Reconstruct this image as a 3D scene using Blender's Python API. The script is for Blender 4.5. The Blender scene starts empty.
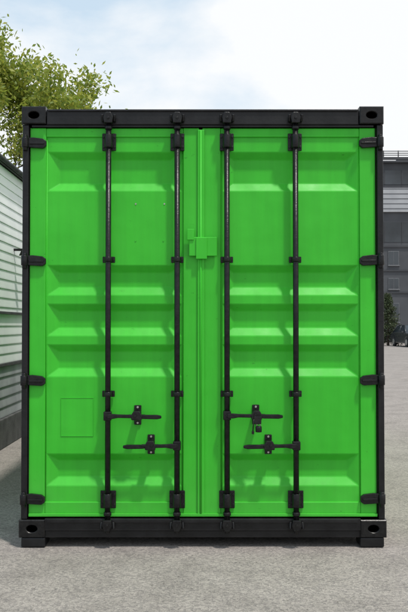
import bpy, bmesh, math, random
from mathutils import Vector, Matrix
random.seed(7)
scene = bpy.context.scene
scene.view_settings.view_transform = 'Standard'
scene.view_settings.look = 'None'
scene.view_settings.exposure = 0

# ------------------------------------------------------------------ materials
def new_mat(name):
    m = bpy.data.materials.new(name); m.use_nodes = True
    nt = m.node_tree
    return m, nt, nt.nodes['Principled BSDF']

def noise_mat(name, c1, c2, scale=8, rough=0.6, bump=0.0, bscale=60, stretch=(1,1,1), metallic=0.0, spec=0.5, coat=0.0, detail=6):
    m, nt, b = new_mat(name)
    tc = nt.nodes.new('ShaderNodeTexCoord')
    mp = nt.nodes.new('ShaderNodeMapping'); mp.inputs['Scale'].default_value = stretch
    nt.links.new(tc.outputs['Object'], mp.inputs['Vector'])
    n = nt.nodes.new('ShaderNodeTexNoise'); n.inputs['Scale'].default_value = scale; n.inputs['Detail'].default_value = detail
    nt.links.new(mp.outputs[0], n.inputs['Vector'])
    r = nt.nodes.new('ShaderNodeValToRGB')
    r.color_ramp.elements[0].position = 0.35; r.color_ramp.elements[1].position = 0.65
    r.color_ramp.elements[0].color = (*c1, 1); r.color_ramp.elements[1].color = (*c2, 1)
    nt.links.new(n.outputs['Fac'], r.inputs['Fac'])
    nt.links.new(r.outputs['Color'], b.inputs['Base Color'])
    b.inputs['Roughness'].default_value = rough
    b.inputs['Metallic'].default_value = metallic
    b.inputs['Specular IOR Level'].default_value = spec
    b.inputs['Coat Weight'].default_value = coat
    if bump:
        n2 = nt.nodes.new('ShaderNodeTexNoise'); n2.inputs['Scale'].default_value = bscale; n2.inputs['Detail'].default_value = 4
        nt.links.new(tc.outputs['Object'], n2.inputs['Vector'])
        bp = nt.nodes.new('ShaderNodeBump'); bp.inputs['Strength'].default_value = bump; bp.inputs['Distance'].default_value = 0.01
        nt.links.new(n2.outputs['Fac'], bp.inputs['Height'])
        nt.links.new(bp.outputs[0], b.inputs['Normal'])
    return m

def green_mat():
    m, nt, b = new_mat('green_paint'); L = nt.links.new
    tc = nt.nodes.new('ShaderNodeTexCoord')
    def noise(s, d, ro, st=(1,1,1)):
        mp = nt.nodes.new('ShaderNodeMapping'); mp.inputs['Scale'].default_value = st
        L(tc.outputs['Object'], mp.inputs['Vector'])
        n = nt.nodes.new('ShaderNodeTexNoise'); n.inputs['Scale'].default_value=s; n.inputs['Detail'].default_value=d; n.inputs['Roughness'].default_value=ro
        L(mp.outputs[0], n.inputs['Vector']); return n
    def ramp(a, ca, c, cc):
        r = nt.nodes.new('ShaderNodeValToRGB'); e = r.color_ramp.elements
        e[0].position=a; e[1].position=c; e[0].color=(*ca,1); e[1].color=(*cc,1); return r
    def mul(a, bb, typ='MULTIPLY', fac=1.0):
        x = nt.nodes.new('ShaderNodeMix'); x.data_type='RGBA'; x.blend_type=typ; x.inputs['Factor'].default_value=fac
        L(a, x.inputs[6]); L(bb, x.inputs[7]); return x.outputs[2]
    base = ramp(0.3,(0.034,0.46,0.020),0.7,(0.048,0.53,0.029)); L(noise(1.6,6,0.55).outputs['Fac'], base.inputs['Fac'])
    streak = ramp(0.36,(0.92,0.92,0.92),0.60,(1.0,1.0,1.0)); L(noise(16,5,0.6,(1,1,0.06)).outputs['Fac'], streak.inputs['Fac'])
    c = mul(base.outputs['Color'], streak.outputs['Color'])
    scuff = ramp(0.27,(0.55,0.55,0.5),0.33,(1,1,1)); L(noise(22,6,0.62,(1,1,2.4)).outputs['Fac'], scuff.inputs['Fac'])
    c = mul(c, scuff.outputs['Color'])
    # road dust film low on the steel
    sx = nt.nodes.new('ShaderNodeSeparateXYZ'); L(tc.outputs['Object'], sx.inputs[0])
    mr = nt.nodes.new('ShaderNodeMapRange'); mr.inputs['From Min'].default_value=0.62; mr.inputs['From Max'].default_value=0.18
    mr.inputs['To Min'].default_value=0.0; mr.inputs['To Max'].default_value=0.20; L(sx.outputs['Z'], mr.inputs['Value'])
    dn = noise(7,7,0.65,(1,1,0.5)); mm = nt.nodes.new('ShaderNodeMath'); mm.operation='MULTIPLY'
    L(mr.outputs[0], mm.inputs[0]); L(dn.outputs['Fac'], mm.inputs[1])
    x = nt.nodes.new('ShaderNodeMix'); x.data_type='RGBA'; L(mm.outputs[0], x.inputs['Factor']); L(c, x.inputs[6]); x.inputs[7].default_value=(0.22,0.26,0.16,1)
    L(x.outputs[2], b.inputs['Base Color'])
    rr = ramp(0.3,(0.40,)*3,0.7,(0.56,)*3); L(noise(5,5,0.6).outputs['Fac'], rr.inputs['Fac']); L(rr.outputs['Color'], b.inputs['Roughness'])
    b.inputs['Specular IOR Level'].default_value = 0.36
    b1 = nt.nodes.new('ShaderNodeBump'); b1.inputs['Strength'].default_value=0.38; b1.inputs['Distance'].default_value=0.02
    L(noise(4.0,2,0.4).outputs['Fac'], b1.inputs['Height'])
    b2 = nt.nodes.new('ShaderNodeBump'); b2.inputs['Strength'].default_value=0.10; b2.inputs['Distance'].default_value=0.002
    L(noise(160,2,0.5).outputs['Fac'], b2.inputs['Height']); L(b1.outputs[0], b2.inputs['Normal'])
    L(b2.outputs[0], b.inputs['Normal'])
    return m
GREEN = green_mat()
BLACK = noise_mat('black_paint', (0.006,0.006,0.007), (0.013,0.013,0.014), scale=9, rough=0.38, bump=0.15, bscale=50, spec=0.32)
IRON = noise_mat('black_fittings', (0.005,0.005,0.006), (0.013,0.013,0.013), scale=30, rough=0.32, bump=0.15, bscale=90, spec=0.3)
DARK = noise_mat('dark_interior', (0.003,0.003,0.003), (0.005,0.005,0.005), rough=0.9, spec=0.1)
STEEL = noise_mat('bare_steel', (0.35,0.33,0.30), (0.5,0.48,0.45), scale=40, rough=0.4, metallic=0.7)
SIDING_W = noise_mat('white_siding', (0.76,0.77,0.79), (0.83,0.84,0.85), scale=3, rough=0.6)
SIDING_G = noise_mat('grey_siding', (0.26,0.27,0.29), (0.36,0.37,0.39), scale=3, rough=0.7)
FOUND = noise_mat('foundation_concrete', (0.05,0.05,0.052), (0.10,0.10,0.10), scale=5, rough=0.9, bump=0.4)
ROOF = noise_mat('dark_roofing', (0.03,0.03,0.033), (0.06,0.06,0.065), scale=6, rough=0.7)
CLAD_D = noise_mat('dark_grey_cladding', (0.035,0.038,0.045), (0.05,0.053,0.06), scale=0.6, rough=0.6)
CLAD_M = noise_mat('mid_grey_cladding', (0.058,0.062,0.071), (0.08,0.085,0.095), scale=0.6, rough=0.6)
CLAD_L = noise_mat('light_grey_cladding', (0.34,0.35,0.37), (0.42,0.43,0.45), scale=0.8, rough=0.6)
GLASS = noise_mat('window_glass', (0.02,0.025,0.03), (0.05,0.06,0.07), scale=0.4, rough=0.08)
FRAMEW = noise_mat('window_frame', (0.45,0.46,0.48), (0.52,0.53,0.55), rough=0.5)
FRAMEG = noise_mat('grey_window_frame', (0.13,0.135,0.145), (0.18,0.185,0.195), rough=0.5)
BARK = noise_mat('bark', (0.05,0.038,0.028), (0.11,0.09,0.07), scale=12, rough=0.95, bump=0.5)
RUBBER = noise_mat('tyre_rubber', (0.012,0.012,0.012), (0.02,0.02,0.02), rough=0.8)

def leaf_mat(name, cols, trans=0.5):
    m, nt, b = new_mat(name)
    g = nt.nodes.new('ShaderNodeNewGeometry')
    r = nt.nodes.new('ShaderNodeValToRGB')
    els = r.color_ramp.elements
    els[0].color = (*cols[0],1); els[1].color = (*cols[-1],1)
    for i, c in enumerate(cols[1:-1]):
        e = els.new((i+1)/(len(cols)-1)); e.color = (*c,1)
    nt.links.new(g.outputs['Random Per Island'], r.inputs['Fac'])
    nt.links.new(r.outputs['Color'], b.inputs['Base Color'])
    b.inputs['Roughness'].default_value = 0.55
    t = nt.nodes.new('ShaderNodeBsdfTranslucent')
    nt.links.new(r.outputs['Color'], t.inputs['Color'])
    mx = nt.nodes.new('ShaderNodeMixShader'); mx.inputs[0].default_value = trans
    nt.links.new(b.outputs[0], mx.inputs[1]); nt.links.new(t.outputs[0], mx.inputs[2])
    nt.links.new(mx.outputs[0], nt.nodes['Material Output'].inputs['Surface'])
    return m
LEAF = leaf_mat('yellow_green_leaves', [(0.13,0.20,0.03),(0.30,0.37,0.05),(0.42,0.43,0.07),(0.17,0.27,0.04)])
NEEDLE = leaf_mat('spruce_needles', [(0.03,0.05,0.022),(0.07,0.095,0.035),(0.045,0.065,0.03)], 0.2)
FARLEAF = leaf_mat('far_foliage', [(0.04,0.07,0.025),(0.08,0.11,0.03),(0.11,0.12,0.04)], 0.2)

def ground_mat():
    m, nt, b = new_mat('pale_worn_asphalt')
    L = nt.links.new
    tc = nt.nodes.new('ShaderNodeTexCoord')
    def noise(s, d=4, ro=0.6):
        n = nt.nodes.new('ShaderNodeTexNoise'); n.inputs['Scale'].default_value = s; n.inputs['Detail'].default_value = d
        n.inputs['Roughness'].default_value = ro
        L(tc.outputs['Object'], n.inputs['Vector']); return n
    def ramp(a, ca, c, cc):
        r = nt.nodes.new('ShaderNodeValToRGB'); e = r.color_ramp.elements
        e[0].position=a; e[1].position=c; e[0].color=(*ca,1); e[1].color=(*cc,1); return r
    def mul(a,c):
        mx = nt.nodes.new('ShaderNodeMix'); mx.data_type='RGBA'; mx.blend_type='MULTIPLY'; mx.inputs['Factor'].default_value=1
        L(a, mx.inputs[6]); L(c, mx.inputs[7]); return mx.outputs[2]
    big = noise(0.7, 5); r1 = ramp(0.3,(0.285,0.260,0.242),0.7,(0.345,0.316,0.296)); L(big.outputs['Fac'], r1.inputs['Fac'])
    fine = noise(140, 3, 0.75); r2 = ramp(0.32,(0.60,0.60,0.61),0.68,(1.26,1.26,1.25)); L(fine.outputs['Fac'], r2.inputs['Fac'])
    c = mul(r1.outputs['Color'], r2.outputs['Color'])
    v = nt.nodes.new('ShaderNodeTexVoronoi'); v.inputs['Scale'].default_value = 75
    L(tc.outputs['Object'], v.inputs['Vector'])
    sep = nt.nodes.new('ShaderNodeSeparateColor'); L(v.outputs['Color'], sep.inputs[0])
    r3 = ramp(0.0,(0.70,0.70,0.71),1.0,(1.24,1.23,1.20)); L(sep.outputs[0], r3.inputs['Fac'])
    c = mul(c, r3.outputs['Color'])
    v2 = nt.nodes.new('ShaderNodeTexVoronoi'); v2.inputs['Scale'].default_value = 14
    L(tc.outputs['Object'], v2.inputs['Vector'])
    r5 = ramp(0.055,(0.45,0.44,0.43),0.10,(1,1,1)); L(v2.outputs['Distance'], r5.inputs['Fac'])
    c = mul(c, r5.outputs['Color'])
    st = noise(3.0, 8, 0.65); r4 = ramp(0.38,(0.84,0.84,0.84),0.55,(1,1,1)); L(st.outputs['Fac'], r4.inputs['Fac'])
    c = mul(c, r4.outputs['Color'])
    L(c, b.inputs['Base Color'])
    b.inputs['Roughness'].default_value = 0.9
    b.inputs['Specular IOR Level'].default_value = 0.25
    bp = nt.nodes.new('ShaderNodeBump'); bp.inputs['Strength'].default_value=0.6; bp.inputs['Distance'].default_value=0.004
    L(fine.outputs['Fac'], bp.inputs['Height']); L(bp.outputs[0], b.inputs['Normal'])
    return m
GROUND = ground_mat()

# ------------------------------------------------------------------ helpers
def empty(name, loc=(0,0,0)):
    e = bpy.data.objects.new(name, None); e.location = loc
    scene.collection.objects.link(e); return e

def mesh_obj(name, verts, faces, mat, parent=None, smooth=False, bevel=0.0, segs=2):
    me = bpy.data.meshes.new(name); me.from_pydata([tuple(v) for v in verts], [], faces); me.update()
    if not name.startswith('leaves'):
        bm = bmesh.new(); bm.from_mesh(me); bmesh.ops.recalc_face_normals(bm, faces=bm.faces)
        bm.to_mesh(me); bm.free()
    ob = bpy.data.objects.new(name, me); scene.collection.objects.link(ob)
    if mat: me.materials.append(mat)
    if parent: ob.parent = parent
    if smooth:
        for p in me.polygons: p.use_smooth = True
    if bevel:
        md = ob.modifiers.new('bevel','BEVEL'); md.width = bevel; md.segments = segs; md.limit_method='ANGLE'
        md.angle_limit = math.radians(35)
    return ob

def box(name, x0,x1,y0,y1,z0,z1, mat, parent=None, bevel=0.0):
    v = [(x0,y0,z0),(x1,y0,z0),(x1,y1,z0),(x0,y1,z0),(x0,y0,z1),(x1,y0,z1),(x1,y1,z1),(x0,y1,z1)]
    f = [(0,3,2,1),(4,5,6,7),(0,1,5,4),(1,2,6,5),(2,3,7,6),(3,0,4,7)]
    return mesh_obj(name, v, f, mat, parent, bevel=bevel)

def prism_y(name, poly, y0, y1, mat, parent=None, bevel=0.0):
    n=len(poly)
    v=[(p[0],y0,p[1]) for p in poly]+[(p[0],y1,p[1]) for p in poly]
    f=[tuple(range(n)), tuple(range(2*n-1,n-1,-1))]+[(i,(i+1)%n,n+(i+1)%n,n+i) for i in range(n)]
    return mesh_obj(name,v,f,mat,parent,bevel=bevel)

def cyl(name, p0, p1, r0, mat, parent=None, r1=None, n=20, bevel=0.0):
    r1 = r0 if r1 is None else r1
    p0=Vector(p0); p1=Vector(p1); d=(p1-p0).normalized()
    a=d.orthogonal().normalized(); b=d.cross(a)
    v=[];f=[]
    for p,r in ((p0,r0),(p1,r1)):
        for i in range(n):
            t=2*math.pi*i/n; v.append(p+a*(r*math.cos(t))+b*(r*math.sin(t)))
    f=[(i,(i+1)%n,n+(i+1)%n,n+i) for i in range(n)]+[tuple(range(n-1,-1,-1)),tuple(range(n,2*n))]
    ob=mesh_obj(name,v,f,mat,parent,bevel=bevel)
    for p in ob.data.polygons: p.use_smooth = len(p.vertices)==4
    return ob

# measured facade dimensions: photo rows/columns -> metres on the door plane
CAMZ=1.485; DIST=5.5; F=820.0; TH=math.atan(19/820.0)
def Z(py):
    t=DIST/(F*math.cos(TH)-(306-py)*math.sin(TH)); return CAMZ+t*(F*math.sin(TH)+(306-py)*math.cos(TH))
S=0.006705
def X(px): return (px-202.7)*S

# ------------------------------------------------------------------ container
C = empty('shipping_container')
W=1.219; ZT=Z(107); ZB=0.068; LEN=6.06
PF=0.012
for s,n in ((-1,'left'),(1,'right')):
    xa,xb = sorted((s*W, s*(W-0.045)))
    box('corner_post_'+n, xa+0.003,xb-0.0,PF,0.16, ZB+0.118,ZT-0.118,BLACK,C,0.006)
    box('rear_post_'+n, *sorted((s*W, s*(W-0.1))),LEN-0.16,LEN, ZB+0.118,ZT-0.118,BLACK,C,0.006)
def casting(name, cx, zc, y0, hx=0.081, hz=0.059, dep=0.178, flip=1):
    N=32; v=[];f=[]
    ex,ez=0.037,0.025
    ys=y0; ye=y0+dep*flip
    def ring(a,b,y,sq):
        out=[]
        for i in range(N):
            t=2*math.pi*i/N; c,s_=math.cos(t),math.sin(t)
            if sq: m=max(abs(c),abs(s_)); out.append((cx+a*c/m,y,zc+b*s_/m))
            else: out.append((cx+a*c,y,zc+b*s_))
        return out
    rings=[ring(hx,hz,ye,1),ring(hx,hz,ys+0.006*flip,1),ring(hx-0.006,hz-0.006,ys,1),ring(ex+0.004,ez+0.004,ys,0),ring(ex,ez,ys+0.004*flip,0),ring(ex,ez,ys+0.03*flip,0)]
    for r in rings: v+=r
    for k in range(len(rings)-1):
        for i in range(N):
            j=(i+1)%N; f.append((k*N+i,k*N+j,(k+1)*N+j,(k+1)*N+i))
    f.append(tuple(range(N-1,-1,-1)))
    mesh_obj(name,v,f,IRON,C)
    # hollow chamber behind the aperture, coloured near-black to paint in its shade
    a=ring(ex+0.012,ez+0.012,ys+0.031*flip,0); b=ring(ex+0.012,ez+0.012,ys+0.13*flip,0)
    mesh_obj(name+'_chamber',a+b,[(i,(i+1)%N,N+(i+1)%N,N+i) for i in range(N)]+[tuple(range(N,2*N))],DARK,C)
for s,n in ((-1,'left'),(1,'right')):
    casting('top_casting_'+n, s*(W-0.081+0.002), ZT-0.059+0.004, -0.004)
    casting('bottom_casting_'+n, s*(W-0.079), ZB+0.059, -0.004, hx=0.087)
    casting('rear_top_casting_'+n, s*(W-0.079), ZT-0.055, LEN+0.004, flip=-1)
    casting('rear_bottom_casting_'+n, s*(W-0.079), ZB+0.059, LEN+0.004, flip=-1)
    xa,xb=sorted((s*(W-0.008), s*(W-0.168)))
    box('foot_pad_'+n, xa,xb,-0.0,0.17,0.004,ZB-0.001,BLACK,C,0.008)
    box('rear_foot_pad_'+n, xa,xb,LEN-0.18,LEN-0.01,0.004,ZB-0.001,BLACK,C,0.008)
XI=W-0.163
box('door_header', -XI,XI,0.010,0.175, Z(124.5), ZT-0.012, BLACK,C,0.006)
box('header_lip', -XI+0.01,XI-0.01,0.0,0.0095, ZT-0.03, ZT-0.016, BLACK,C,0.003)
box('header_lower_flange', -XI-0.1,XI+0.1,0.0175,0.10, Z(126.5), Z(124.6), BLACK,C,0.002)
box('door_sill', -XI,XI,0.002,0.13, Z(531), Z(518.5), BLACK,C,0.005)
box('sill_gap_shade', -XI,XI,0.015,0.12, Z(538), Z(531.2), BLACK,C,0.003)  # solid black box standing in for the shaded gap below the sill
box('sill_step', -XI+0.02,XI-0.02,-0.012,0.0015, Z(522.5), Z(519), BLACK,C,0.003)
box('underfloor', -W+0.18,W-0.18,0.35,LEN-0.2, 0.17,0.20, DARK,C)
for i in range(9):
    yy=0.5+i*0.6
    box('cross_member_%d'%i, -W+0.055,W-0.055,yy,yy+0.05,0.10,0.169,BLACK,C)
def corr(name,axis_pos,z0,z1,mat):
    v=[];f=[]
    dep=0.036
    seq=[(0.07,0),(0.068,1),(0.072,1),(0.068,0)]
    yy=0.16;prof=[(yy,0)]
    while yy<LEN-0.3:
        for d,st in seq:
            yy+=d; prof.append((yy,st))
    prof.append((LEN-0.1,0))
    for (py,st) in prof:
        x=axis_pos-(math.copysign(dep,axis_pos) if st else 0)
        v+= [(x,py,z0),(x,py,z1)]
    for i in range(len(prof)-1): f.append((2*i,2*i+2,2*i+3,2*i+1))
    mesh_obj(name,v,f,mat,C)
for s,n in ((-1,'left'),(1,'right')):
    corr('side_wall_'+n, s*(W-0.012), ZB+0.1, ZT-0.06, GREEN)
    box('top_rail_'+n,*sorted((s*(W-0.004),s*(W-0.064))),0.175,LEN-0.175,ZT-0.075,ZT-0.015,BLACK,C,0.004)
    box('bottom_rail_'+n,*sorted((s*(W-0.004),s*(W-0.05))),0.175,LEN-0.175,ZB+0.01,ZB+0.16,BLACK,C,0.004)
box('roof',-W+0.03,W-0.03,0.177,LEN-0.18,ZT-0.05,ZT-0.022,GREEN,C)
box('rear_wall',-W+0.1,W-0.1,LEN-0.05,LEN-0.02,ZB+0.13,ZT-0.13,GREEN,C)
box('rear_header',-W+0.165,W-0.165,LEN-0.179,LEN-0.003,ZT-0.129,ZT-0.02,BLACK,C,0.004)
box('rear_sill',-W+0.17,W-0.17,LEN-0.15,LEN-0.003,ZB+0.01,ZB+0.129,BLACK,C,0.004)

# doors -----------------------------------------------------------
YF=0.032; YP=0.046; YR=0.083
ZD0=Z(516.5); ZD1=Z(127)
insets=[(151,190),(265,295),(304,336),(345,377),(455,487)]
def door(tag, xa, xb, pa, pb):
    box(tag+'_stile_a', xa,pa,YF,YF+0.053,ZD0,ZD1,GREEN,C,0.005)
    box(tag+'_stile_b', pb,xb,YF,YF+0.053,ZD0,ZD1,GREEN,C,0.005)
    box(tag+'_top_rail', pa+0.0005,pb-0.0005,YF+0.002,YF+0.052,Z(136),ZD1-0.001,GREEN,C,0.005)
    box(tag+'_bottom_rail', pa+0.0005,pb-0.0005,YF+0.002,YF+0.052,ZD0+0.001,Z(503),GREEN,C,0.005)
    m=0.010; sx=0.075; st=0.046; sb=0.056
    verts=[];faces=[];idx={}
    def V(x,y,z):
        k=(round(x,5),round(y,5),round(z,5))
        if k not in idx: idx[k]=len(verts); verts.append((x,y,z))
        return idx[k]
    xs=[pa-0.01,pa+m,pb-m,pb+0.01]
    zs=[Z(135)]
    for a,b in insets: zs+= [Z(a),Z(b)]
    zs.append(Z(504))
    for r in range(len(zs)-1):
        zt,zb=zs[r],zs[r+1]
        for c in range(3):
            if r%2==1 and c==1:
                O=[(xs[1],YP,zb),(xs[2],YP,zb),(xs[2],YP,zt),(xs[1],YP,zt)]
                I=[(xs[1]+sx,YR,zb+sb),(xs[2]-sx,YR,zb+sb),(xs[2]-sx,YR,zt-st),(xs[1]+sx,YR,zt-st)]
                o=[V(*p) for p in O]; i_=[V(*p) for p in I]
                faces.append(tuple(i_))
                for k in range(4): faces.append((o[k],o[(k+1)%4],i_[(k+1)%4],i_[k]))
            else:
                faces.append((V(xs[c],YP,zb),V(xs[c+1],YP,zb),V(xs[c+1],YP,zt),V(xs[c],YP,zt)))
    me=bpy.data.meshes.new(tag+'_corrugated_panel'); me.from_pydata(verts,[],faces); me.update()
    me.materials.append(GREEN)
    ob=bpy.data.objects.new(tag+'_corrugated_panel',me); scene.collection.objects.link(ob); ob.parent=C
    md=ob.modifiers.new('bevel','BEVEL'); md.width=0.006; md.segments=3; md.limit_method='ANGLE'; md.angle_limit=math.radians(15)
    for x in (pa+0.004,pb-0.004):
        cyl(tag+'_weld_bead',(x,YP-0.001,Z(502)),(x,YP-0.001,Z(137)),0.004,GREEN,C,n=8)
door('left_door', X(27), X(199.2), X(44.5), X(183))
door('right_door', X(202.2), X(378.5), X(221), X(361))
for s in (-1,1):
    box('door_gasket', *sorted((s*(W-0.046),s*(W-0.052))),0.02,0.09,ZD0,ZD1,DARK,C)
box('gasket_backing', -W+0.054,W-0.054,0.0885,0.097,Z(519),Z(125),DARK,C)
box('overlap_strip', X(197.5),X(204.5),0.018,0.031,Z(515),Z(129),GREEN,C,0.004)
cyl('astragal_bead',(X(200.8),0.018,Z(514)),(X(200.8),0.018,Z(130)),0.007,GREEN,C,n=10)
box('centre_lock_plate', X(189),X(217),0.004,0.0175,Z(256),Z(237),GREEN,C,0.004)
box('centre_lock_plate_fold', X(196),X(207),-0.006,0.0035,Z(259),Z(237.5),GREEN,C,0.003)
box('centre_lock_tab', X(187),X(194),-0.004,0.0035,Z(240),Z(229),GREEN,C,0.003)
box('door_bottom_lip', X(29),X(377),0.012,0.031,Z(517),Z(514.2),GREEN,C,0.002)
zz0,zz1=Z(437),Z(398)
for a in ((X(60),X(93),zz1-0.004,zz1),(X(60),X(93),zz0,zz0+0.004),(X(60),X(60)+0.004,zz0+0.004,zz1-0.004),(X(93)-0.004,X(93),zz0+0.004,zz1-0.004)):
    box('patch_plate_weld',a[0],a[1],YP-0.004,YP+0.002,a[2],a[3],GREEN,C,0.001)
box('patch_plate',X(60)+0.004,X(93)-0.004,YP-0.0015,YP+0.002,zz0+0.004,zz1-0.004,GREEN,C)
for (px,py) in ((135,203),(164,203),(135,240),(163,240)):
    cyl('rivet',(X(px),YP-0.003,Z(py)),(X(px),YP+0.001,Z(py)),0.0055,GREEN if py==240 else STEEL,C,n=10)
box('reflector_tag',X(105),X(112),YF-0.003,YF+0.002,Z(137.0),Z(134.0),STEEL,C)

def hinge(side, py):
    s=side; zc=Z(py); xe=s*(W-0.022)
    poly=[(s*(W-0.03),zc+0.036),(s*(W-0.075),zc+0.040),(s*(W-0.14),zc+0.032),(s*(W-0.163),zc+0.016),(s*(W-0.163),zc-0.018),(s*(W-0.14),zc-0.034),(s*(W-0.075),zc-0.030),(s*(W-0.03),zc-0.026)]
    prism_y('hinge_blade',poly,0.006,0.031,IRON,C,0.004)
    cyl('hinge_pin',(xe,-0.0,zc-0.05),(xe,-0.0,zc+0.052),0.016,IRON,C,bevel=0.003)
    cyl('hinge_boss',(xe,-0.0,zc-0.03),(xe,-0.0,zc+0.036),0.023,IRON,C,bevel=0.003)
    poly2=[(s*(W-0.05),zc+0.008),(s*(W-0.15),zc+0.005),(s*(W-0.15),zc-0.008),(s*(W-0.05),zc-0.008)]
    prism_y('hinge_rib',poly2,-0.002,0.0055,IRON,C,0.003)
for py in (143,261,381,500):
    hinge(-1,py); hinge(1,py-0.5)

RY=-0.012
def bolt(x,y,z,r=0.009,mat=None):
    cyl('bolt_head',(x,y-0.007,z),(x,y,z),r,mat or IRON,C,n=6,bevel=0.0015)
def bearing(x, py, h, w, k=2):
    z=Z(py)
    box('bearing_plate',x-w/2,x+w/2,YF-0.012,YF-0.0005,z-h/2,z+h/2,IRON,C,0.004)
    cyl('bearing_sleeve',(x,RY,z-h*0.38),(x,RY,z+h*0.38),0.026,IRON,C,bevel=0.004)
    box('bearing_saddle',x-0.025,x+0.025,RY+0.002,YF-0.011,z-h*0.36,z+h*0.36,IRON,C,0.003)
    for sx in (-1,1):
        for j in range(k):
            zz=z if k==1 else z+(j-0.5)*h*0.58
            bolt(x+sx*(w/2-0.010),YF-0.012,zz,0.0085)
rods=[108.3,177.2,227.0,295.7]
for i,px in enumerate(rods):
    x=X(px)
    cyl('lock_rod_%d'%i,(x,RY,Z(524)),(x,RY,Z(115)),0.0190,IRON,C,n=24)
    bearing(x,141.5,0.118,0.094)
    bearing(x,500,0.118,0.104)
    for py in (259.5,394):
        bearing(x,py,0.042,0.084,1)
    for (pc,sg) in ((119.5,1),(524,-1)):
        z=Z(pc)
        box('cam_keeper',x-0.048,x+0.048,-0.022,0.0095 if sg>0 else -0.0125,z-0.016,z+0.012,IRON,C,0.004)
        poly=[(x-0.027,z-0.034),(x+0.027,z-0.034),(x+0.034,z+0.006),(x+0.016,z+0.040),(x-0.018,z+0.040),(x-0.034,z+0.004)]
        if sg<0: poly=[(a,2*z-b) for a,b in poly][::-1]
        prism_y('rod_cam',poly,-0.048,-0.0225,IRON,C,0.005)
        bolt(x,-0.048,z,0.010)
        for sx in (-1,1): cyl('keeper_horn',(x+sx*0.038,-0.02,z-0.018*sg),(x+sx*0.042,-0.032,z+0.026*sg),0.010,IRON,C,n=10,bevel=0.003)
    cyl('rod_end_collar',(x,RY,Z(515)),(x,RY,Z(511.5)),0.026,IRON,C,bevel=0.003)
    cyl('rod_top_collar',(x,RY,Z(130)),(x,RY,Z(127)),0.025,IRON,C,bevel=0.003)
    cyl('rod_lower_tip',(x,-0.012,Z(533)),(x,-0.012,Z(526)),0.014,IRON,C,bevel=0.003)

def handle(xrod, xend, py, hub_px, padlock=False):
    z=Z(py); xr=X(xrod); xe=X(xend); d=1 if xe>xr else -1; hx=X(hub_px)
    yh=-0.048
    box('handle_lug',xr-0.026,xr+0.026,-0.046,0.008,z-0.030,z+0.030,IRON,C,0.006)
    bolt(xr,-0.046,z,0.011)
    pts=[(0.0,0.015,0.0),(0.1,0.017,0.0),(0.2,0.012,0.002),(0.55,0.0115,-0.001),(0.65,0.014,-0.003),(0.92,0.015,-0.004),(1.0,0.009,-0.004)]
    L=xe-xr; top=[];bot=[]
    for t,h,o in pts:
        top.append((xr+L*t,z+h+o)); bot.append((xr+L*t,z-h+o))
    prism_y('handle_bar',top+bot[::-1],yh-0.013,yh+0.001,IRON,C,0.005)
    box('handle_retainer_plate',hx-0.024,hx+0.024,YP-0.012,YP-0.0005,z-0.066,z+0.066,IRON,C,0.005)
    box('handle_hub',hx-0.020,hx+0.020,yh+0.002,YP-0.012,z-0.030,z+0.030,IRON,C,0.006)
    poly=[(hx-0.034,z-0.024),(hx+0.034,z-0.024),(hx+0.038,z+0.004),(hx+0.020,z+0.036),(hx-0.020,z+0.036),(hx-0.038,z+0.004)]
    prism_y('handle_catch',poly,yh-0.024,yh-0.0135,IRON,C,0.005)
    bolt(hx,YP-0.012,z+0.052,0.008,STEEL); bolt(hx,YP-0.012,z-0.052,0.008,STEEL)
    bolt(hx-0.01*d,yh-0.024,z+0.005,0.010)
    box('retainer_ear',hx-0.058,hx+0.058,yh+0.002,yh+0.012,z-0.012,z+0.012,IRON,C,0.003)
    if padlock:
        box('seal_flap',hx-0.020,hx+0.030,yh-0.034,yh-0.0245,z-0.052,z+0.0,IRON,C,0.006)
        cyl('padlock_body',(hx+0.012,yh-0.022,z-0.105),(hx+0.012,yh-0.022,z-0.066),0.021,IRON,C,bevel=0.004)
        for sx in (-1,1): cyl('padlock_shackle',(hx+0.012+sx*0.012,yh-0.022,z-0.068),(hx+0.012+sx*0.009,yh-0.022,z-0.040),0.004,STEEL,C,n=8)
        cyl('seal_wire',(hx-0.02,yh-0.028,z-0.02),(hx-0.026,yh-0.028,z-0.098),0.004,IRON,C,n=8)
        box('seal_hook',hx-0.034,hx-0.018,yh-0.034,yh-0.0245,z-0.118,z-0.095,IRON,C,0.004)
handle(108.3,162,415.5,137.5)
handle(177.2,124,445,151)
handle(227.0,282,415,256,True)
handle(295.7,243,445,268.5)

# ------------------------------------------------------------------ ground
def sheet(name,x0,x1,y0,y1,z,mat):
    return mesh_obj(name,[(x0,y0,z),(x1,y0,z),(x1,y1,z),(x0,y1,z)],[(0,1,2,3)],mat)
g=sheet('ground',-900,900,-300,1500,0,GROUND)

# ------------------------------------------------------------------ left building (white siding)
B = empty('white_siding_building')
BX=-2.45; BY0=1.0; BY1=13.5; BXL=-9.5; BH=3.42
box('wall_core',BXL,BX-0.012,BY0+0.02,BY1,0.0,BH,FOUND,B)
def siding(name,z0,z1,step,mat,lip):
    n=int(round((z1-z0)/step)); step=(z1-z0)/n
    v=[];f=[]
    for i in range(n):
        a=z0+i*step; b=a+step
        k=len(v)
        for y in (BY0,BY1):
            v.extend([(BX-0.01,y,a),(BX+lip,y,a),(BX+lip,y,a+0.012),(BX,y,b)])
        f+=[(k,k+1,k+5,k+4),(k+1,k+2,k+6,k+5),(k+2,k+3,k+7,k+6)]
        k=len(v)
        for x in (BX,BXL):
            v.extend([(x,BY0+0.01,a),(x,BY0-lip,a),(x,BY0-lip,a+0.012),(x,BY0,b)])
        f+=[(k,k+1,k+5,k+4),(k+1,k+2,k+6,k+5),(k+2,k+3,k+7,k+6)]
    mesh_obj(name,v,f,mat,B)
siding('white_boards',1.02,BH,0.115,SIDING_W,0.010)
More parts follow.
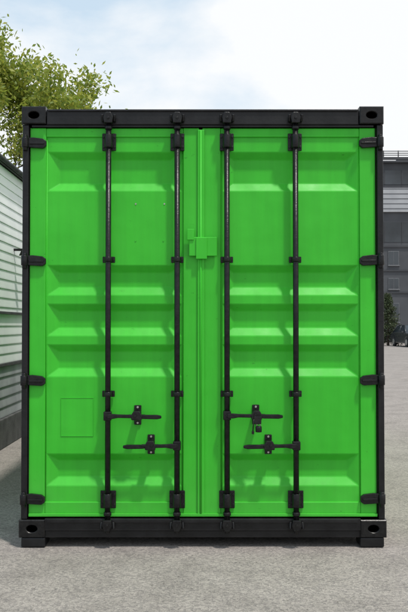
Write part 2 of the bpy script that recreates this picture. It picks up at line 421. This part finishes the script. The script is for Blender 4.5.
siding('grey_boards',0.36,0.98,0.115,SIDING_G,0.014)
box('drip_rail',BXL,BX+0.035,BY0-0.035,BY1,0.982,1.018,ROOF,B,0.004)
box('plinth',BXL,BX+0.05,BY0-0.05,BY1,0.0,0.355,FOUND,B,0.01)
box('corner_trim',BX-0.08,BX+0.026,BY0-0.026,BY0+0.08,1.02,BH-0.003,SIDING_W,B,0.003)
box('sill_band',BX+0.0115,BX+0.04,BY0+0.4,BY1-0.2,1.62,1.65,ROOF,B,0.004)
rx=(BXL+BX)/2
prism_y('gable_roof',[(BXL-0.1,BH-0.03),(rx,BH+1.15),(BX+0.05,BH+0.0),(BX+0.05,BH+0.07),(rx,BH+1.28),(BXL-0.1,BH+0.06)],BY0-0.3,BY1+0.3,ROOF,B,0.004)
prism_y('gable_wall',[(BXL,BH),(rx,BH+1.13),(BX-0.015,BH)],BY0+0.05,BY0+0.12,SIDING_W,B)
cyl('gutter',(BX+0.08,BY0-0.3,BH+0.03),(BX+0.08,BY1+0.3,BH+0.03),0.03,ROOF,B)
box('lamp_arm',BX+0.0,BX+0.12,5.05,5.09,2.44,2.47,IRON,B,0.004)
cyl('lamp_shade',(BX+0.14,5.07,2.38),(BX+0.14,5.07,2.47),0.07,IRON,B,r1=0.03)
box('window_frame',-7.2,-5.6,BY0-0.05,BY0+0.01,1.15,2.5,FRAMEW,B,0.01)
box('window_pane',-7.12,-5.68,BY0-0.055,BY0-0.049,1.22,2.43,GLASS,B)

# ------------------------------------------------------------------ office building on the right, far
O = empty('grey_office_building')
OY=64.0; OX0=4.0; OX1=44.0
def zz(py,d=OY+5.5): return CAMZ+(325-py)*d/F
bands=[(0.0,zz(292),CLAD_M,0.0),(zz(292)+0.002,zz(212),CLAD_M,0.0),(zz(212)+0.002,zz(188),CLAD_L,-0.25),(zz(188)+0.002,zz(160),CLAD_D,0.0)]
for i,(a,b,m,o) in enumerate(bands):
    box('storey_wall_%d'%i,OX0,OX1,OY+o,OY+14,a,b,m,O)
k=0
z=zz(212)+0.25
while z<zz(188)-0.1:
    box('light_cladding_groove_%d'%k,OX0,OX1,OY-0.27,OY-0.252,z,z+0.05,CLAD_M,O); z+=0.42;k+=1
for py in (161,246,270,292):
    box('string_course_%d'%py,OX0-0.05,OX1+0.05,OY-0.33 if py==161 else OY-0.1,OY-0.002,zz(py)-0.12,zz(py)+0.02,CLAD_D,O)
box('parapet',OX0-0.1,OX1+0.1,OY-0.3,OY-0.1,zz(160)+0.03,zz(157),CLAD_D,O)
top=zz(151); base=zz(157)
for kk in range(3):
    h=base+(top-base)*(kk+1)/3
    cyl('roof_rail_%d'%kk,(OX0,OY-0.2,h),(OX1,OY-0.2,h),0.035,IRON,O,n=8)
x=OX0
while x<=OX1:
    cyl('roof_rail_post',(x,OY-0.2,base),(x,OY-0.2,top+0.05),0.04,IRON,O,n=8); x+=1.25
box('roof_plant_room',17.5,24,OY+4,OY+10,zz(160),zz(148),CLAD_M,O)
for (a,b) in ((265,251),(289,278),(322,303)):
    for i in range(11):
        xc=5.9+i*3.4
        box('window_frame',xc-0.45,xc+0.45,OY-0.06,OY-0.003,zz(a),zz(b),FRAMEG,O)
        box('window_pane_l',xc-0.41,xc-0.02,OY-0.075,OY-0.058,zz(a)+0.05,zz(b)-0.05,GLASS,O)
        box('window_pane_r',xc+0.02,xc+0.41,OY-0.075,OY-0.058,zz(a)+0.05,zz(b)-0.05,GLASS,O)
        box('window_sill',xc-0.5,xc+0.5,OY-0.16,OY-0.002,zz(a)-0.09,zz(a)-0.003,FRAMEG,O)
for (a,b) in ((242,222),(184,170)):
    box('ribbon_glazing',OX0+0.8,OX1-0.8,OY-0.03,OY-0.002,zz(a),zz(b),GLASS,O)
    x=OX0+0.8
    while x<OX1-0.8:
        box('ribbon_mullion',x,x+0.08,OY-0.07,OY-0.032,zz(a),zz(b),CLAD_D,O); x+=1.5

# ------------------------------------------------------------------ trees
def leaves_obj(name, centers, size, mat, parent, squash=0.8):
    v=[];f=[]
    for (c,rad,cnt) in centers:
        for _ in range(cnt):
            d=Vector((random.gauss(0,1),random.gauss(0,1),random.gauss(0,squash)))
            p=Vector(c)+d*rad*0.5
            a=Vector((random.uniform(-1,1),random.uniform(-1,1),random.uniform(-1,1))).normalized()
            b=a.orthogonal().normalized(); b.rotate(Matrix.Rotation(random.uniform(0,6.28),3,a))
            s=size*random.uniform(0.6,1.25); n=len(v)
            v+=[p-a*s,p+b*s*0.42,p+a*s,p-b*s*0.42]; f.append((n,n+1,n+2,n+3))
    return mesh_obj(name,v,f,mat,parent)

def tube(segs, name, mat, parent):
    v=[];f=[];N=8
    for p0,p1,r0,r1 in segs:
        d=(p1-p0).normalized(); a=d.orthogonal().normalized(); b=d.cross(a); k=len(v)
        for p,r in((p0,r0),(p1,r1)):
            for i in range(N):
                t=2*math.pi*i/N; v.append(p+a*(r*math.cos(t))+b*(r*math.sin(t)))
        f+=[(k+i,k+(i+1)%N,k+N+(i+1)%N,k+N+i) for i in range(N)]
    return mesh_obj(name,v,f,mat,parent,smooth=True)

def tree(name, loc, height, spread, leafsize, nper, mat, lean=(0,0)):
    T=empty(name); base=Vector(loc)
    segs=[];tips=[]
    def grow(p,d,L,r,depth):
        n=3
        for i in range(n):
            d2=(d+Vector((random.uniform(-.16,.16),random.uniform(-.16,.16),random.uniform(-.05,.1)))).normalized()
            q=p+d2*(L/n); r2=r*(0.86)
            segs.append((p.copy(),q.copy(),r,r2)); p=q;d=d2;r=r2
            if depth>=3: tips.append(p.copy())
        if depth>=5: tips.append(p.copy()); return
        for i in range(3 if depth<3 else 2):
            ang=random.uniform(0,6.28); tilt=random.uniform(0.4,0.85)
            a=d.orthogonal().normalized(); a.rotate(Matrix.Rotation(ang,3,d))
            nd=(d*math.cos(tilt)+a*math.sin(tilt)*spread+Vector((lean[0],lean[1],0.12))).normalized()
            grow(p.copy(),nd,L*random.uniform(0.66,0.85),r*0.64,depth+1)
    grow(base,Vector((0,0,1)),1.0,0.075,0)
    mz=max(t.z for t in tips); k=height/mz
    def sc(p): return base+(p-base)*k
    segs2=[(sc(a),sc(b),r0*k*0.9,r1*k*0.9) for a,b,r0,r1 in segs]
    tube(segs2,'trunk_and_limbs',BARK,T)
    cs=[(sc(t),random.uniform(0.25,0.6),random.randint(nper//4,nper)) for t in tips]
    leaves_obj('leaves',cs,leafsize,mat,T)
    return T
random.seed(11)
tree('deciduous_tree',(-5.85,17.5,0),9.6,1.0,0.078,90,LEAF,lean=(0.03,0))

def spruce(name,loc,h,r):
    T=empty(name); b=Vector(loc)
    cyl('trunk',b,b+Vector((0,0,h)),0.1,BARK,T,r1=0.015,n=8)
    cs=[]; segs=[]
    lv=22
    for i in range(lv):
        t=i/lv; z=0.35+t*(h-0.4); rr=(r*(1-t)**0.85+0.06)
        for k in range(8):
            a=random.uniform(0,6.28); r2=rr*random.uniform(0.6,1.2); dz=random.uniform(-0.1,0.05)
            q=b+Vector((math.cos(a)*r2,math.sin(a)*r2,z-0.12*r2+dz))
            segs.append((b+Vector((0,0,z)),q,0.018,0.006))
            for w in (0.35,0.65,0.95):
                cs.append((b+Vector((math.cos(a)*r2*w,math.sin(a)*r2*w,z+(dz-0.12*r2)*w)),0.2,12))
    tube(segs,'branches',BARK,T)
    leaves_obj('leaves_needles',cs,0.075,NEEDLE,T)
spruce('spruce_tree',(13.25,53.5,0),3.8,1.15)
spruce('spruce_tree.001',(10.2,57.0,0),3.2,1.0)
cs=[]
for i in range(170):
    x=random.uniform(-95,4) if i<120 else random.uniform(48,110)
    hh=random.uniform(2,8)
    cs.append(((x,105+random.uniform(-6,6),hh),random.uniform(2.5,4.5),130))
leaves_obj('leaves_tmp',cs,0.5,FARLEAF,None).name='distant_trees'

# ------------------------------------------------------------------ cars
def car(name,loc,rot,cols):
    P=empty(name)
    paint=noise_mat(name+'_paint',cols,tuple(c*1.1 for c in cols),rough=0.25,coat=0.6)
    prof=[(-2.15,0.32),(-2.2,0.62),(-2.12,0.86),(-1.75,0.93),(-0.9,0.97),(0.95,0.99),(1.8,0.95),(2.1,0.86),(2.2,0.6),(2.15,0.3),
          (1.72,0.26),(1.66,0.52),(1.35,0.66),(1.04,0.52),(0.98,0.24),(-0.98,0.24),(-1.04,0.52),(-1.35,0.66),(-1.66,0.52),(-1.72,0.26)]
    prism_y('body',prof,-0.88,0.88,paint,P,0.06)
    bz,tz=0.95,1.46
    lo=[(-1.0,-0.80),(1.75,-0.80),(1.75,0.80),(-1.0,0.80)]; hi=[(-0.25,-0.62),(1.2,-0.62),(1.2,0.62),(-0.25,0.62)]
    v=[(a,b,bz) for a,b in lo]+[(a,b,tz) for a,b in hi]
    f=[(0,1,5,4),(1,2,6,5),(2,3,7,6),(3,0,4,7),(4,5,6,7)]
    mesh_obj('cabin_glass',v,f,GLASS,P,bevel=0.04)
    box('roof_panel',-0.22,1.17,-0.6,0.6,tz-0.004,tz+0.03,paint,P,0.015)
    for sy in (-1,1):
        for (xl,xh) in ((-1.0,-0.25),(0.35,0.42),(1.75,1.2)):
            cyl('pillar',(xl,sy*0.80,bz),(xh,sy*0.62,tz),0.035,paint,P,n=8)
        for xw in (-1.35,1.35):
            cyl('tyre',(xw,sy*0.70,0.32),(xw,sy*0.90,0.32),0.32,RUBBER,P,bevel=0.03)
            cyl('wheel_rim',(xw,sy*0.89,0.32),(xw,sy*0.91,0.32),0.2,STEEL,P,bevel=0.01)
        box('headlamp',-2.20,-2.08,*sorted((sy*0.55,sy*0.84)),0.66,0.80,FRAMEW,P,0.02)
        box('tail_lamp',2.08,2.17,*sorted((sy*0.55,sy*0.84)),0.68,0.84,RUBBER,P,0.02)
        box('door_mirror',-0.75,-0.6,*sorted((sy*0.86,sy*1.0)),0.95,1.07,paint,P,0.02)
    P.location=loc; P.rotation_euler=(0,0,rot)
car('parked_car',(14.35,51.0,0.004),math.radians(95),(0.03,0.032,0.036))
car('parked_car.001',(17.4,51.7,0.004),math.radians(92),(0.4,0.41,0.42))
car('parked_car.002',(20.4,51.4,0.004),math.radians(90),(0.05,0.06,0.09))

# ------------------------------------------------------------------ light
sun_dir=Vector((0.25,-0.28,0.93)).normalized()
elev=math.asin(sun_dir.z); az=math.atan2(sun_dir.x,sun_dir.y)
w=bpy.data.worlds.new('World'); scene.world=w; w.use_nodes=True
nt=w.node_tree; L=nt.links.new
bg=nt.nodes['Background']; bg.inputs['Strength'].default_value=0.13
sky=nt.nodes.new('ShaderNodeTexSky'); sky.sky_type='NISHITA'; sky.sun_disc=False
sky.sun_elevation=elev; sky.sun_rotation=az
tc=nt.nodes.new('ShaderNodeTexCoord')
mp=nt.nodes.new('ShaderNodeMapping'); mp.inputs['Scale'].default_value=(1,1,1.9); mp.inputs['Location'].default_value=(0.3,0.1,0.0)
L(tc.outputs['Generated'],mp.inputs['Vector'])
n=nt.nodes.new('ShaderNodeTexNoise'); n.inputs['Scale'].default_value=3.2; n.inputs['Detail'].default_value=10; n.inputs['Roughness'].default_value=0.52
n.inputs['Distortion'].default_value=0.3
L(mp.outputs[0],n.inputs['Vector'])
# clouds are denser towards the east and near the horizon
dv=nt.nodes.new('ShaderNodeVectorMath'); dv.operation='DOT_PRODUCT'; dv.inputs[1].default_value=(0.38,0,-0.26)
L(tc.outputs['Generated'],dv.inputs[0])
ad=nt.nodes.new('ShaderNodeMath'); ad.operation='ADD'; L(n.outputs['Fac'],ad.inputs[0]); L(dv.outputs['Value'],ad.inputs[1])
r=nt.nodes.new('ShaderNodeValToRGB'); r.color_ramp.elements[0].position=0.28; r.color_ramp.elements[1].position=0.47
r.color_ramp.elements[0].color=(0.14,0.14,0.14,1)
L(ad.outputs[0],r.inputs['Fac'])
haze=nt.nodes.new('ShaderNodeMix'); haze.data_type='RGBA'; haze.inputs['Factor'].default_value=0.62
L(sky.outputs[0],haze.inputs[6]); haze.inputs[7].default_value=(5.8,7.4,8.5,1)
mx=nt.nodes.new('ShaderNodeMix'); mx.data_type='RGBA'
L(r.outputs['Color'],mx.inputs['Factor']); L(haze.outputs[2],mx.inputs[6]); mx.inputs[7].default_value=(7.5,7.65,7.8,1)
L(mx.outputs[2],bg.inputs['Color'])
sd=bpy.data.lights.new('sun','SUN'); sd.energy=3.0; sd.angle=math.radians(3.5); sd.color=(1,0.95,0.88)
so=bpy.data.objects.new('sun',sd); scene.collection.objects.link(so)
so.rotation_euler=(-sun_dir).to_track_quat('-Z','Y').to_euler(); so.location=(5,-5,12)

# ------------------------------------------------------------------ camera
cd=bpy.data.cameras.new('camera'); cd.sensor_fit='HORIZONTAL'; cd.sensor_width=36; cd.lens=F/408*36
cd.clip_end=3000; cd.clip_start=0.05
co=bpy.data.objects.new('camera',cd); scene.collection.objects.link(co)
co.location=(0.009,-DIST,CAMZ); co.rotation_euler=(math.pi/2+TH,0,0)
scene.camera=co
